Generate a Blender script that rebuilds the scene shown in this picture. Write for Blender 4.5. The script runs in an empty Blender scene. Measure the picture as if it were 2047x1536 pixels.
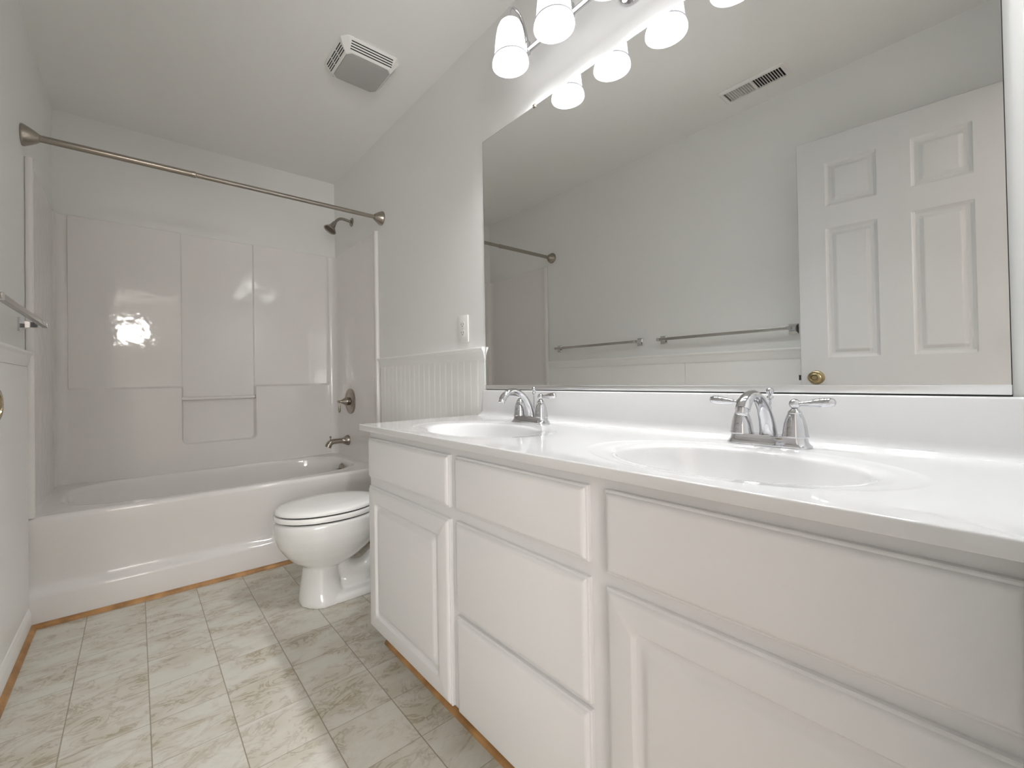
import bpy, bmesh, math, random
from mathutils import Vector, Matrix
random.seed(4)
PI = math.pi
S = bpy.context.scene
COL = S.collection

# ------------------------------------------------------------------ camera
cam_d = bpy.data.cameras.new('camera')
cam = bpy.data.objects.new('camera', cam_d)
COL.objects.link(cam)
YAW, PITCH, ROLL = -0.6659, 0.0099, -0.0167
fw = Vector((math.sin(-YAW) * math.cos(PITCH), math.cos(YAW) * math.cos(PITCH), math.sin(PITCH)))
rt = Vector((fw.y, -fw.x, 0)).normalized()
up = rt.cross(fw)
r2 = rt * math.cos(ROLL) + up * math.sin(ROLL)
u2 = -rt * math.sin(ROLL) + up * math.cos(ROLL)
M = Matrix((r2, u2, -fw)).transposed().to_4x4()
M.translation = Vector((0.3448, 0.0664, 0.9610))
cam.matrix_world = M
cam_d.sensor_width = 36
cam_d.lens = 869.97 / 2047 * 36
cam_d.shift_x = (1023.5 - 955.0) / 2047
cam_d.shift_y = (750.48 - 768.0) / 2047
cam_d.clip_start = 0.01
S.camera = cam

# ------------------------------------------------------------------ world, light, exposure
w = bpy.data.worlds.new('world'); S.world = w; w.use_nodes = True
w.node_tree.nodes['Background'].inputs[0].default_value = (0.75, 0.85, 1.0, 1)
w.node_tree.nodes['Background'].inputs[1].default_value = 0.6
S.view_settings.view_transform = 'Standard'
S.view_settings.look = 'None'
S.view_settings.gamma = 1
S.view_settings.use_curve_mapping = False
S.view_settings.exposure = 0.63
S.cycles.max_bounces = 16
S.cycles.diffuse_bounces = 10
S.cycles.glossy_bounces = 8
S.cycles.sample_clamp_indirect = 6
SHADE_E, BULB_E, WINDOW_E = 0.98, 240.0, 18.0




def area(name, loc, rot, sx, sy, power, col=(1, 1, 1)):
    l = bpy.data.lights.new(name, 'AREA'); l.shape = 'RECTANGLE'; l.size = sx; l.size_y = sy
    l.energy = power; l.color = col
    o = bpy.data.objects.new(name, l); COL.objects.link(o); o.location = loc; o.rotation_euler = rot
    return o


# the room is lit by its vanity lamps and, through the open doorway, by the bedroom's window and two added fill lights
area('bedroom_fill', (-0.9, -3.5, 1.5), (PI / 2, 0, 0), 0.9, 1.3, 17, (1.0, 0.985, 0.965))  # added fill panel beside the window, not a window itself
area('bedroom_upward_fill', (-0.75, -2.7, 0.9), (PI * 0.8, 0, 0), 0.9, 1.0, 40, (1.0, 0.985, 0.965))  # added upward fill for walls and ceiling, no real lamp there

# ------------------------------------------------------------------ room numbers
W, D, T, H = 1.524, 3.2735, 2.5312, 2.4432
Y0 = 0.0645            # inner face of the front wall with the doorway
YB = -0.055            # its outer face
DX0, DX1, DZ = 0.085, 0.770, 2.065

# ------------------------------------------------------------------ materials
def mat(name, col, rough=0.5, metal=0.0, coat=0.0, coat_rough=0.05, spec=0.5):
    m = bpy.data.materials.new(name); m.use_nodes = True
    b = m.node_tree.nodes['Principled BSDF']
    b.inputs['Base Color'].default_value = (*col, 1)
    b.inputs['Roughness'].default_value = rough
    b.inputs['Metallic'].default_value = metal
    b.inputs['Coat Weight'].default_value = coat
    b.inputs['Coat Roughness'].default_value = coat_rough
    b.inputs['Specular IOR Level'].default_value = spec
    return m


def bump(m, scale, strength, dist=0.002, detail=2.0, stretch=(1, 1, 1), coat=False):
    n = m.node_tree; b = n.nodes['Principled BSDF']
    g = n.nodes.new('ShaderNodeNewGeometry'); mp = n.nodes.new('ShaderNodeMapping')
    mp.inputs['Scale'].default_value = stretch
    t = n.nodes.new('ShaderNodeTexNoise'); t.inputs['Scale'].default_value = scale; t.inputs['Detail'].default_value = detail
    bp = n.nodes.new('ShaderNodeBump'); bp.inputs['Strength'].default_value = strength; bp.inputs['Distance'].default_value = dist
    n.links.new(g.outputs['Position'], mp.inputs['Vector']); n.links.new(mp.outputs['Vector'], t.inputs['Vector'])
    n.links.new(t.outputs['Fac'], bp.inputs['Height']); n.links.new(bp.outputs['Normal'], b.inputs['Normal'])
    if coat: n.links.new(bp.outputs['Normal'], b.inputs['Coat Normal'])
    return m


def emis(name, col, e):
    m = bpy.data.materials.new(name); m.use_nodes = True
    b = m.node_tree.nodes['Principled BSDF']
    b.inputs['Base Color'].default_value = (0.9, 0.9, 0.9, 1)
    b.inputs['Roughness'].default_value = 0.25
    b.inputs['Emission Color'].default_value = (*col, 1); b.inputs['Emission Strength'].default_value = e
    return m


PAINT = bump(mat('wall_paint', (0.79, 0.79, 0.78), 0.55), 260, 0.12, 0.0006)
CEIL = bump(mat('ceiling_paint', (0.84, 0.84, 0.82), 0.8), 200, 0.15, 0.0008)
TRIM = mat('trim_paint', (0.88, 0.88, 0.87), 0.32)
BEAD = mat('wainscot_paint', (0.87, 0.865, 0.855), 0.35)
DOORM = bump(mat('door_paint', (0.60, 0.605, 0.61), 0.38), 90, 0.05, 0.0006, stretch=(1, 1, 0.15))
CAB = bump(mat('cabinet_paint', (0.775, 0.77, 0.775), 0.36), 30, 0.05, 0.001)
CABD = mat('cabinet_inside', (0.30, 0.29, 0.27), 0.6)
MARB = mat('cultured_marble', (0.72, 0.72, 0.72), 0.10, coat=0.6, coat_rough=0.03)
FIBER = bump(mat('fiberglass_gelcoat', (0.785, 0.765, 0.75), 0.05), 14, 0.22, 0.004)
PORC = mat('porcelain', (0.80, 0.80, 0.79), 0.10, coat=0.7, coat_rough=0.02)
SEATM = mat('seat_plastic', (0.86, 0.855, 0.84), 0.22)
CHROME = mat('chrome', (0.66, 0.66, 0.68), 0.05, 1.0)
NICKEL = bump(mat('brushed_nickel', (0.37, 0.335, 0.29), 0.26, 1.0), 400, 0.1, 0.0005)
SATIN = mat('satin_steel', (0.46, 0.445, 0.42), 0.22, 1.0)
ALU = mat('aluminium_channel', (0.86, 0.86, 0.86), 0.30, 1.0)
BRASS = mat('polished_brass', (0.42, 0.34, 0.19), 0.16, 1.0)
BLACK = mat('black_gap', (0.012, 0.011, 0.010), 0.6)
DARKM = mat('rubber_brown', (0.08, 0.055, 0.035), 0.5)
PLASTIC = mat('white_plastic', (0.82, 0.81, 0.79), 0.3)
LENS = mat('grey_lens', (0.42, 0.42, 0.41), 0.35)
MIRROR = mat('mirror_silver', (0.845, 0.855, 0.845), 0.0, 1.0)
MEDGE = mat('mirror_edge', (0.03, 0.035, 0.03), 0.3)
SHADE = emis('frosted_glass_lit', (0.98, 0.985, 1.0), SHADE_E)
BULB = emis('bulb_lit', (0.975, 0.985, 0.995), BULB_E)
GLASSW = mat('frosted_glass_bead', (0.50, 0.50, 0.54), 0.5)
WINDOW = emis('window_daylight', (1.0, 0.965, 0.93), WINDOW_E)
CARPET = mat('bedroom_carpet', (0.50, 0.42, 0.36), 0.95)
BWALL = mat('bedroom_paint', (0.72, 0.70, 0.68), 0.7)


def oak():
    m = mat('oak_moulding', (0.40, 0.22, 0.08), 0.4)
    n = m.node_tree; b = n.nodes['Principled BSDF']
    g = n.nodes.new('ShaderNodeNewGeometry'); t = n.nodes.new('ShaderNodeTexNoise')
    t.inputs['Scale'].default_value = 14; t.inputs['Detail'].default_value = 5
    r = n.nodes.new('ShaderNodeValToRGB')
    r.color_ramp.elements[0].position = 0.3; r.color_ramp.elements[0].color = (0.24, 0.115, 0.035, 1)
    r.color_ramp.elements[1].position = 0.65; r.color_ramp.elements[1].color = (0.50, 0.27, 0.10, 1)
    n.links.new(g.outputs['Position'], t.inputs['Vector']); n.links.new(t.outputs['Fac'], r.inputs['Fac'])
    n.links.new(r.outputs['Color'], b.inputs['Base Color'])
    return m


OAK = oak()


def vinyl():
    m = mat('vinyl_tile', (0.5, 0.47, 0.4), 0.42)
    n = m.node_tree; L = n.links; b = n.nodes['Principled BSDF']
    g = n.nodes.new('ShaderNodeNewGeometry')
    sep = n.nodes.new('ShaderNodeSeparateXYZ'); L.new(g.outputs['Position'], sep.inputs[0])

    def mth(op, a, b_=None, c=None):
        k = n.nodes.new('ShaderNodeMath'); k.operation = op
        for i, v in enumerate((a, b_, c)):
            if v is None: continue
            if isinstance(v, (int, float)): k.inputs[i].default_value = v
            else: L.new(v, k.inputs[i])
        return k.outputs[0]

    def line(axis, off, step, hw):
        v = mth('DIVIDE', mth('SUBTRACT', axis, off), step)
        f = mth('FRACT', mth('ADD', v, 100.5))
        d = mth('MULTIPLY', mth('ABSOLUTE', mth('SUBTRACT', f, 0.5)), step)
        return mth('SUBTRACT', 1.0, mth('SMOOTH_MIN', mth('DIVIDE', d, hw), 1.0, 0.3)), v

    lx, vx = line(sep.outputs[0], 0.179, 0.1915, 0.0022)
    ly, vy = line(sep.outputs[1], 1.979, 0.1755, 0.0018)
    ln = mth('MAXIMUM', lx, mth('MULTIPLY', ly, 0.75))
    ln = mth('MAXIMUM', ln, 0.0)
    # a different offset of the marbling in every tile
    cell = n.nodes.new('ShaderNodeCombineXYZ')
    L.new(mth('FLOOR', mth('ADD', vx, 0.0)), cell.inputs[0]); L.new(mth('FLOOR', mth('ADD', vy, 0.0)), cell.inputs[1])
    wn = n.nodes.new('ShaderNodeTexWhiteNoise'); L.new(cell.outputs[0], wn.inputs['Vector'])
    add = n.nodes.new('ShaderNodeVectorMath'); add.operation = 'MULTIPLY_ADD'
    add.inputs[1].default_value = (3, 3, 3); L.new(wn.outputs['Color'], add.inputs[0]); L.new(g.outputs['Position'], add.inputs[2])
    mp = n.nodes.new('ShaderNodeMapping'); mp.inputs['Rotation'].default_value = (0, 0, -0.35); mp.inputs['Scale'].default_value = (1.0, 1.9, 1)
    L.new(add.outputs[0], mp.inputs['Vector'])
    no = n.nodes.new('ShaderNodeTexNoise'); no.inputs['Scale'].default_value = 9; no.inputs['Detail'].default_value = 4.5
    no.inputs['Roughness'].default_value = 0.62; no.inputs['Distortion'].default_value = 1.7
    L.new(mp.outputs[0], no.inputs['Vector'])
    # narrow veins where the noise crosses 0.5, over soft blotches
    vein = mth('SUBTRACT', 1.0, mth('MINIMUM', mth('MULTIPLY', mth('ABSOLUTE', mth('SUBTRACT', no.outputs['Fac'], 0.55)), 17), 1.0))
    n2 = n.nodes.new('ShaderNodeTexNoise'); n2.inputs['Scale'].default_value = 7; n2.inputs['Detail'].default_value = 4
    L.new(mp.outputs[0], n2.inputs['Vector'])
    blot = n.nodes.new('ShaderNodeValToRGB'); blot.color_ramp.elements[0].position = 0.40; blot.color_ramp.elements[1].position = 0.66
    L.new(n2.outputs['Fac'], blot.inputs['Fac'])
    vm = mth('MULTIPLY', vein, mth('ADD', mth('MULTIPLY', blot.outputs['Color'], 0.75), 0.10))

    def mix(f, c1, c2):
        k = n.nodes.new('ShaderNodeMix'); k.data_type = 'RGBA'
        if isinstance(f, float): k.inputs[0].default_value = f
        else: L.new(f, k.inputs[0])
        for i, c in ((6, c1), (7, c2)):
            if isinstance(c, tuple): k.inputs[i].default_value = (*c, 1)
            else: L.new(c, k.inputs[i])
        return k.outputs[2]
    c = mix(blot.outputs['Color'], (0.67, 0.655, 0.59), (0.57, 0.53, 0.445))
    c = mix(vm, c, (0.33, 0.27, 0.18))
    c = mix(ln, c, (0.24, 0.20, 0.14))
    L.new(c, b.inputs['Base Color'])
    bp = n.nodes.new('ShaderNodeBump'); bp.inputs['Strength'].default_value = 0.35; bp.inputs['Distance'].default_value = 0.0012
    L.new(mth('SUBTRACT', no.outputs['Fac'], mth('MULTIPLY', ln, 0.8)), bp.inputs['Height'])
    L.new(bp.outputs['Normal'], b.inputs['Normal'])
    return m


VINYL = vinyl()

# ------------------------------------------------------------------ mesh helpers
BASE = {}


def thing(name, label, cat, loc=(0, 0, 0), group=None):
    o = bpy.data.objects.new(name, None); COL.objects.link(o); o.location = loc
    o.empty_display_size = 0.05
    o['label'] = label; o['category'] = cat
    if group: o['group'] = group
    BASE[o.name] = Vector(loc)
    return o


def tag(o, label, cat, group=None):
    o['label'] = label; o['category'] = cat
    if group: o['group'] = group
    return o


def finish(name, verts, faces, m, parent=None, ang=35, flip=False, mats=None):
    """verts are world coordinates; the object's origin is its parent's origin"""
    base = BASE[parent.name] if parent else Vector((0, 0, 0))
    me = bpy.data.meshes.new(name)
    me.from_pydata([tuple(Vector(v) - base) for v in verts], [], faces)
    me.materials.append(m)
    bm = bmesh.new(); bm.from_mesh(me)
    bmesh.ops.remove_doubles(bm, verts=bm.verts, dist=1e-6)
    bmesh.ops.recalc_face_normals(bm, faces=bm.faces)
    if flip: bmesh.ops.reverse_faces(bm, faces=bm.faces)
    bm.to_mesh(me); bm.free()
    for p in me.polygons: p.use_smooth = True
    me.set_sharp_from_angle(angle=math.radians(ang))
    o = bpy.data.objects.new(name, me); COL.objects.link(o)
    if parent: o.parent = parent
    BASE[o.name] = base
    return o


def struct(name, verts, faces, m, **k):
    o = finish(name, verts, faces, m, **k)
    if not k.get('parent'): o['kind'] = 'structure'
    return o


class G:
    """collects pieces of ONE mesh"""
    def __init__(s): s.v = []; s.f = []

    def add(s, vs, fs):
        n = len(s.v); s.v += [tuple(p) for p in vs]; s.f += [tuple(i + n for i in f) for f in fs]; return s

    def box(s, x0, x1, y0, y1, z0, z1, bev=0.0):
        if bev <= 0:
            return s.add([(x, y, z) for x in (x0, x1) for y in (y0, y1) for z in (z0, z1)],
                         [(0, 1, 3, 2), (4, 6, 7, 5), (0, 4, 5, 1), (2, 3, 7, 6), (0, 2, 6, 4), (1, 5, 7, 3)])
        bm = bmesh.new(); bmesh.ops.create_cube(bm, size=1)
        for v in bm.verts: v.co = Vector(((x0 + x1) / 2 + v.co.x * (x1 - x0), (y0 + y1) / 2 + v.co.y * (y1 - y0), (z0 + z1) / 2 + v.co.z * (z1 - z0)))
        bmesh.ops.bevel(bm, geom=bm.edges[:], offset=bev, segments=2, profile=0.5, affect='EDGES')
        bm.verts.index_update()
        s.add([v.co[:] for v in bm.verts], [[v.index for v in f.verts] for f in bm.faces]); bm.free()
        return s

    def loops(s, ls, cap0=True, cap1=True, closed=True):
        n = len(ls[0]); vs = [p for l in ls for p in l]; fs = []
        for i in range(len(ls) - 1):
            for j in range(n if closed else n - 1):
                k = (j + 1) % n
                fs.append((i * n + j, i * n + k, (i + 1) * n + k, (i + 1) * n + j))
        if cap0: fs.append(tuple(range(n))[::-1])
        if cap1: fs.append(tuple((len(ls) - 1) * n + j for j in range(n)))
        return s.add(vs, fs)

    def lathe(s, prof, origin, axis='z', n=32, flipdir=1, cap0=True, cap1=True):
        """prof: (r, h) pairs, h along axis"""
        o = Vector(origin); ax = {'x': Vector((1, 0, 0)), 'y': Vector((0, 1, 0)), 'z': Vector((0, 0, 1))}[axis] if isinstance(axis, str) else Vector(axis).normalized()
        a = ax.orthogonal().normalized(); b = ax.cross(a)
        ls = []
        for r, h in prof:
            r = max(r, 1e-5)
            ls.append([o + ax * h * flipdir + (a * math.cos(t) + b * math.sin(t)) * r for t in [2 * PI * i / n for i in range(n)]])
        return s.loops(ls, cap0, cap1)

    def tube(s, pts, rad, n=16, flat=None, side=None):
        """sweep; rad a number or list; flat: list of (ra, rb) with ra along SIDE"""
        pts = [Vector(p) for p in pts]; ls = []
        prev = None
        for i, p in enumerate(pts):
            t = (pts[min(i + 1, len(pts) - 1)] - pts[max(i - 1, 0)]).normalized()
            if side is not None: a = Vector(side)
            elif prev is None: a = t.orthogonal().normalized()
            else: a = (prev - t * prev.dot(t)).normalized()
            prev = a
            b = t.cross(a).normalized(); a = b.cross(t).normalized()
            if flat: ra, rb = flat[i]
            else: ra = rb = rad[i] if isinstance(rad, (list, tuple)) else rad
            ls.append([p + a * math.cos(q) * ra + b * math.sin(q) * rb for q in [2 * PI * k / n for k in range(n)]])
        return s.loops(ls)

    def build(s, name, m, parent=None, **k): return finish(name, s.v, s.f, m, parent, **k)

    def structure(s, name, m, parent=None, **k): return struct(name, s.v, s.f, m, parent=parent, **k)


def spline(pts, n=8):
    pts = [Vector(p) for p in pts]; out = []
    P = [pts[0] * 2 - pts[1]] + pts + [pts[-1] * 2 - pts[-2]]
    for i in range(1, len(P) - 2):
        for k in range(n):
            t = k / n
            a, b, c, d = P[i - 1], P[i], P[i + 1], P[i + 2]
            out.append(0.5 * ((2 * b) + (c - a) * t + (2 * a - 5 * b + 4 * c - d) * t * t + (3 * b - a - 3 * c + d) * t ** 3))
    out.append(pts[-1]); return out


def interp(vals, n=8):
    return [p[0] for p in spline([(v, 0, 0) for v in vals], n)]


def copy_tree(o, parent=None):
    c = o.copy(); COL.objects.link(c); c.parent = parent
    for ch in list(o.children): copy_tree(ch, c)
    return c


def ss(a, b, x):
    t = min(1, max(0, (x - a) / (b - a))); return t * t * (3 - 2 * t)


def prism_y(prof, y0, y1, mirror=False):
    """profile of (x, z) points extruded along y"""
    g = G(); g.loops([[(x, y0, z) for x, z in prof], [(x, y1, z) for x, z in prof]]); return g


def prism_x(prof, x0, x1):
    g = G(); g.loops([[(x0, y, z) for y, z in prof], [(x1, y, z) for y, z in prof]]); return g


# ------------------------------------------------------------------ room shell
t_ = 0.10
G().box(-t_, W + t_, YB, D + t_, -0.05, 0).structure('floor', VINYL)
G().box(-t_, W + t_, Y0 - 0.12, D + t_, H, H + 0.05).structure('ceiling', CEIL)
G().box(W, W + t_, YB, D + t_, 0, H).structure('wall_right', PAINT)
G().box(-t_, 0, YB, D + t_, 0, H).structure('wall_left', PAINT)
G().box(0, W, D, D + t_, 0, H).structure('wall_back', PAINT)
g = G(); g.box(0, DX0, YB, Y0, 0, H); g.box(DX1, W, YB, Y0, 0, H); g.box(DX0, DX1, YB, Y0, DZ, H)
g.structure('wall_front', PAINT)
# bedroom seen only through the doorway's reflection
BX0, BX1, BY = -1.7, 2.3, -3.6
G().box(BX0, BX1, BY, YB, -0.05, -0.001).structure('floor_bedroom', CARPET)
G().box(BX0, BX1, BY, YB, H, H + 0.05).structure('ceiling_bedroom', CEIL)
G().box(BX0 - t_, BX0, BY, YB, 0, H).structure('wall_bedroom_left', BWALL)
G().box(BX1, BX1 + t_, BY, YB, 0, H).structure('wall_bedroom_right', BWALL)
g = G(); wx0, wx1, wz0, wz1 = -0.35, 0.56, 1.68, 2.16
g.box(BX0, wx0, BY - t_, BY, 0, H); g.box(wx1, BX1, BY - t_, BY, 0, H); g.box(wx0, wx1, BY - t_, BY, 0, wz0); g.box(wx0, wx1, BY - t_, BY, wz1, H)
g.structure('wall_bedroom_back', BWALL)
win = G().box(wx0, wx1, BY - 0.06, BY - 0.05, wz0, wz1).structure('window_1', WINDOW)
g = G()
for a in (wx0, wx1): g.box(a - 0.03, a + 0.03, BY, BY + 0.02, wz0 - 0.03, wz1 + 0.03)
for a in (wz0, wz1): g.box(wx0, wx1, BY, BY + 0.02, a - 0.03, a + 0.03)
g.box((wx0 + wx1) / 2 - 0.012, (wx0 + wx1) / 2 + 0.012, BY - 0.045, BY - 0.03, wz0, wz1)
g.build('window_frame', TRIM, win)
G().box(BX0, DX0, YB - 0.02, YB - 0.001, 0, H).structure('wall_bedroom_front', BWALL)

# ------------------------------------------------------------------ wainscot, chair rails, baseboards, mouldings
RZ0, RZ1 = 1.043, 1.100
YM0, YM1, ZM0, ZM1 = 0.0868, 1.5022, 0.9165, 1.9767      # mirror
rail = [(0, 0), (0.006, 0.0), (0.007, 0.006), (0.010, 0.010), (0.010, 0.022), (0.013, 0.026), (0.014, 0.036), (0.018, 0.042), (0.022, 0.047), (0.024, 0.052), (0.022, 0.057), (0, 0.057)]
prism_y([(x, RZ0 + z) for x, z in rail], Y0 + 0.03, T + 0.001).structure('trim_1', TRIM, ang=50)
prism_y([(W - x, RZ0 + z) for x, z in rail], YM1 + 0.006, T + 0.001).structure('trim_2', TRIM, ang=50)
# smooth wainscot panels on the left with one seam
g = G(); g.box(0.0005, 0.006, Y0 + 0.03, 1.397, 0.09, RZ0 - 0.0015); g.box(0.0005, 0.006, 1.399, T + 0.002, 0.09, RZ0 - 0.0015)
g.structure('trim_3', BEAD)
# beadboard on the right
pr = []
y = YM1 + 0.008
step = 0.0500
while y < T:
    for dx, dy in ((0.007, 0.0), (0.007, step - 0.0075), (0.0062, step - 0.006), (0.0068, step - 0.0045), (0.0068, step - 0.003), (0.0062, step - 0.0015)):
        if y + dy < T + 0.002: pr.append((W - dx, y + dy))
    y += step
pr = [(W - 0.0005, pr[0][1])] + pr + [(W - 0.0005, pr[-1][1])]
g = G(); g.loops([[(a, b, 0.09) for a, b in pr], [(a, b, RZ0 + 0.002) for a, b in pr]]); g.structure('trim_4', BEAD, ang=25)
# baseboards
bb = [(0, 0), (0.013, 0), (0.013, 0.060), (0.011, 0.068), (0.009, 0.072), (0.008, 0.080), (0.005, 0.088), (0, 0.092)]
prism_y(bb, Y0 + 0.03, T).structure('baseboard_left', TRIM, ang=50)
prism_y([(W - x, z) for x, z in bb], 1.56, T).structure('baseboard_right', TRIM, ang=50)
# oak quarter-round mouldings


def quarter(r=0.016, n=6): return [(0, 0), (r, 0)] + [(r * math.cos(a), r * math.sin(a)) for a in [PI / 2 * k / n for k in range(1, n)]] + [(0, r)]


prism_y([(0.013 + x, z) for x, z in quarter()], Y0 + 0.03, T - 0.001).structure('trim_5', OAK, ang=50)
prism_x([(T - x, z) for x, z in quarter(0.017)], 0.0135, W - 0.014).structure('trim_6', OAK, ang=50)
prism_y([(1.0675 - x, z) for x, z in quarter(0.015)], 0.07, 1.545).structure('trim_7', OAK, ang=50)
# door jamb lining
g = G(); g.box(DX0, DX0 + 0.018, YB, Y0, 0, DZ); g.box(DX1 - 0.018, DX1, YB, Y0, 0, DZ); g.box(DX0 + 0.018, DX1 - 0.018, YB, Y0, DZ - 0.018, DZ)
g.structure('trim_8', TRIM)

# ------------------------------------------------------------------ open six-panel door
hx, hy = 0.1060, 0.0866
ang = math.atan2(0.1861 - 0.11, 0.7568 - 0.1196)
dd = Vector((math.sin(ang), math.cos(ang), 0)); dn = Vector((math.cos(ang), -math.sin(ang), 0))
DW = 0.668
pan = [(0.106, 0.283, 1.736, 1.940), (0.388, 0.562, 1.736, 1.940), (0.104, 0.283, 1.035, 1.634), (0.386, 0.563, 1.035, 1.634), (0.104, 0.283, 0.23, 0.84), (0.386, 0.563, 0.23, 0.84)]
prof = [(0, 0), (0.004, 0.0035), (0.012, 0.0085), (0.017, 0.0095), (0.024, 0.009), (0.036, 0.003), (0.040, 0.002)]


def depth(s, z):
    for a, b, c, d in pan:
        if a <= s <= b and c <= z <= d:
            m_ = min(s - a, b - s, z - c, d - z)
            for (i0, d0), (i1, d1) in zip(prof, prof[1:]):
                if m_ <= i1: return d0 + (d1 - d0) * (m_ - i0) / (i1 - i0)
            return prof[-1][1]
    return 0


ss_, zz_ = {0.0, 0.003, DW - 0.003, DW}, {0.012, 0.015, 2.057, 2.060}
for a, b, c, d in pan:
    for i, _ in prof:
        ss_ |= {round(a + i, 5), round(b - i, 5)}; zz_ |= {round(c + i, 5), round(d - i, 5)}
ss_, zz_ = sorted(ss_), sorted(zz_)
door = bpy.data.objects.new('door_1', None); COL.objects.link(door); door.location = (hx, hy, 0); door['kind'] = 'structure'; BASE['door_1'] = Vector((hx, hy, 0))


def dpt(s, off, z):  # s measured from the free edge
    p = Vector((hx, hy, 0)) + dd * (DW - s) + dn * off; return (p.x, p.y, z)


g = G(); TH = 0.035
for side in (0, 1):
    vs = []
    for s_ in ss_:
        for z_ in zz_:
            e = 0.003 if (s_ in (0.0, DW) or z_ in (0.012, 2.060)) else 0
            o_ = -depth(s_, z_) - e
            vs.append(dpt(s_, o_ if side == 0 else -TH - o_, z_))
    nz = len(zz_)
    g.add(vs, [(i * nz + j, i * nz + j + 1, (i + 1) * nz + j + 1, (i + 1) * nz + j) for i in range(len(ss_) - 1) for j in range(nz - 1)])
for s_ in (0.0, DW): g.add([dpt(s_, -0.003, 0.012), dpt(s_, -0.003, 2.06), dpt(s_, -TH + 0.003, 2.06), dpt(s_, -TH + 0.003, 0.012)], [(0, 1, 2, 3)])
for z_ in (0.012, 2.06): g.add([dpt(0, -0.003, z_), dpt(DW, -0.003, z_), dpt(DW, -TH + 0.003, z_), dpt(0, -TH + 0.003, z_)], [(0, 1, 2, 3)])
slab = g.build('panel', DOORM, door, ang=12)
kc = Vector(dpt(0.058, 0, 0.944))
for sg, o0 in ((1, 0.0), (-1, -TH)):
    g = G(); c_ = kc + dn * o0; ax = dn * sg
    g.lathe([(0, 0), (0.0325, 0), (0.0325, 0.002), (0.030, 0.006), (0.026, 0.008), (0.015, 0.010), (0.0115, 0.014), (0.0115, 0.027), (0.0165, 0.033), (0.0235, 0.039), (0.0270, 0.045), (0.0270, 0.050), (0.0235, 0.0565), (0.017, 0.0608), (0.0125, 0.0612), (0.0105, 0.0585), (0.0, 0.0585)], c_, ax, 40)
    k = g.build('door_knob', BRASS, door, ang=30); k['label'] = 'round polished brass privacy knob'
    G().lathe([(0, 0.0580), (0.0045, 0.0580), (0.0045, 0.0635), (0.002, 0.0645), (0, 0.0645)], c_, ax, 16).build('turn_button', BRASS, k)
lp = [dpt(-0.010, -0.010, z) for z in (0.932, 0.957)] + [dpt(-0.010, -0.024, z) for z in (0.957, 0.932)]
lq = [dpt(0.001, -0.010, z) for z in (0.932, 0.957)] + [dpt(0.001, -0.024, z) for z in (0.957, 0.932)]
G().loops([lp, lq]).build('latch', BLACK, door)
for z in (0.25, 1.05, 1.85):
    G().lathe([(0, 0), (0.006, 0), (0.006, 0.08), (0, 0.08)], (hx + 0.006, hy - 0.008, z), 'z', 12).build('hinge', BRASS, door)

# ------------------------------------------------------------------ tub and shower surround (one moulded unit)
tub = thing('bathtub', 'white one-piece moulded bathtub with tall glossy shower surround in the alcove', 'bathtub', (W / 2, (T + D) / 2, 0))
ZR = 0.437


def rect_pts(x0, x1, y0, y1, n):
    pts = []
    for (a, b) in (((x0, y0), (x1, y0)), ((x1, y0), (x1, y1)), ((x1, y1), (x0, y1)), ((x0, y1), (x0, y0))):
        for k in range(n): pts.append((a[0] + (b[0] - a[0]) * k / n, a[1] + (b[1] - a[1]) * k / n))
    return pts


def dish(g, rect, c, a, b, nexp, inner, outer, n=44, zrect=None):
    """inner: (scale, z) from centre to 1; outer: (kind, value, z) rings outside"""
    P = rect_pts(*rect, n)
    E = []
    for (px, py) in P:
        th = math.atan2((py - c[1]) / b, (px - c[0]) / a)
        co, si = math.cos(th), math.sin(th)
        r = 1 / (abs(co) ** nexp + abs(si) ** nexp) ** (1 / nexp)
        E.append((a * co * r, b * si * r))
    rings = []
    for s_, z_ in inner: rings.append([(c[0] + ex * s_, c[1] + ey * s_, z_) for ex, ey in E])
    for kind, v, z_ in outer:
        if kind == 's': rings.append([(c[0] + ex * v, c[1] + ey * v, z_) for ex, ey in E])
        else:
            s0 = v[0]
            rings.append([((c[0] + ex * s0) * (1 - v[1]) + px * v[1], (c[1] + ey * s0) * (1 - v[1]) + py * v[1], z_) for (ex, ey), (px, py) in zip(E, P)])
    nn = len(P); base = len(g.v)
    vs = [p for r in rings for p in r]
    fs = [(i * nn + j, i * nn + (j + 1) % nn, (i + 1) * nn + (j + 1) % nn, (i + 1) * nn + j) for i in range(len(rings) - 1) for j in range(nn)]
    fs.append(tuple(range(nn)))
    g.add(vs, fs)


g = G()
inner = [(0.02, 0.075), (0.5, 0.078), (0.76, 0.084), (0.84, 0.10), (0.89, 0.14), (0.92, 0.20), (0.945, 0.28), (0.962, 0.34), (0.975, 0.39), (0.984, 0.415), (0.992, 0.429), (1.0, 0.4355)]
dish(g, (0.0006, W - 0.0006, T + 0.016, D - 0.0006), (0.762, 2.9115), 0.690, 0.3115, 3.4, inner, [('l', (1.0, 0.15), ZR), ('l', (1.0, 0.5), ZR), ('l', (1.0, 1.0), ZR)])
ap = [(0.016, ZR), (0.009, 0.4355), (0.004, 0.431), (0.001, 0.424), (0.0, 0.415), (0.008, 0.36), (0.018, 0.28), (0.026, 0.20), (0.028, 0.165), (0.026, 0.152), (0.018, 0.140), (0.008, 0.129), (0.002, 0.121), (0.0, 0.112), (0.0, 0.0)]
g.loops([[(0.0006 + (W - 0.0012) * k / 60, T + dy, z) for k in range(61)] for dy, z in ap], False, False, closed=False)
g.build('tub_body', FIBER, tub, ang=60)

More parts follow.
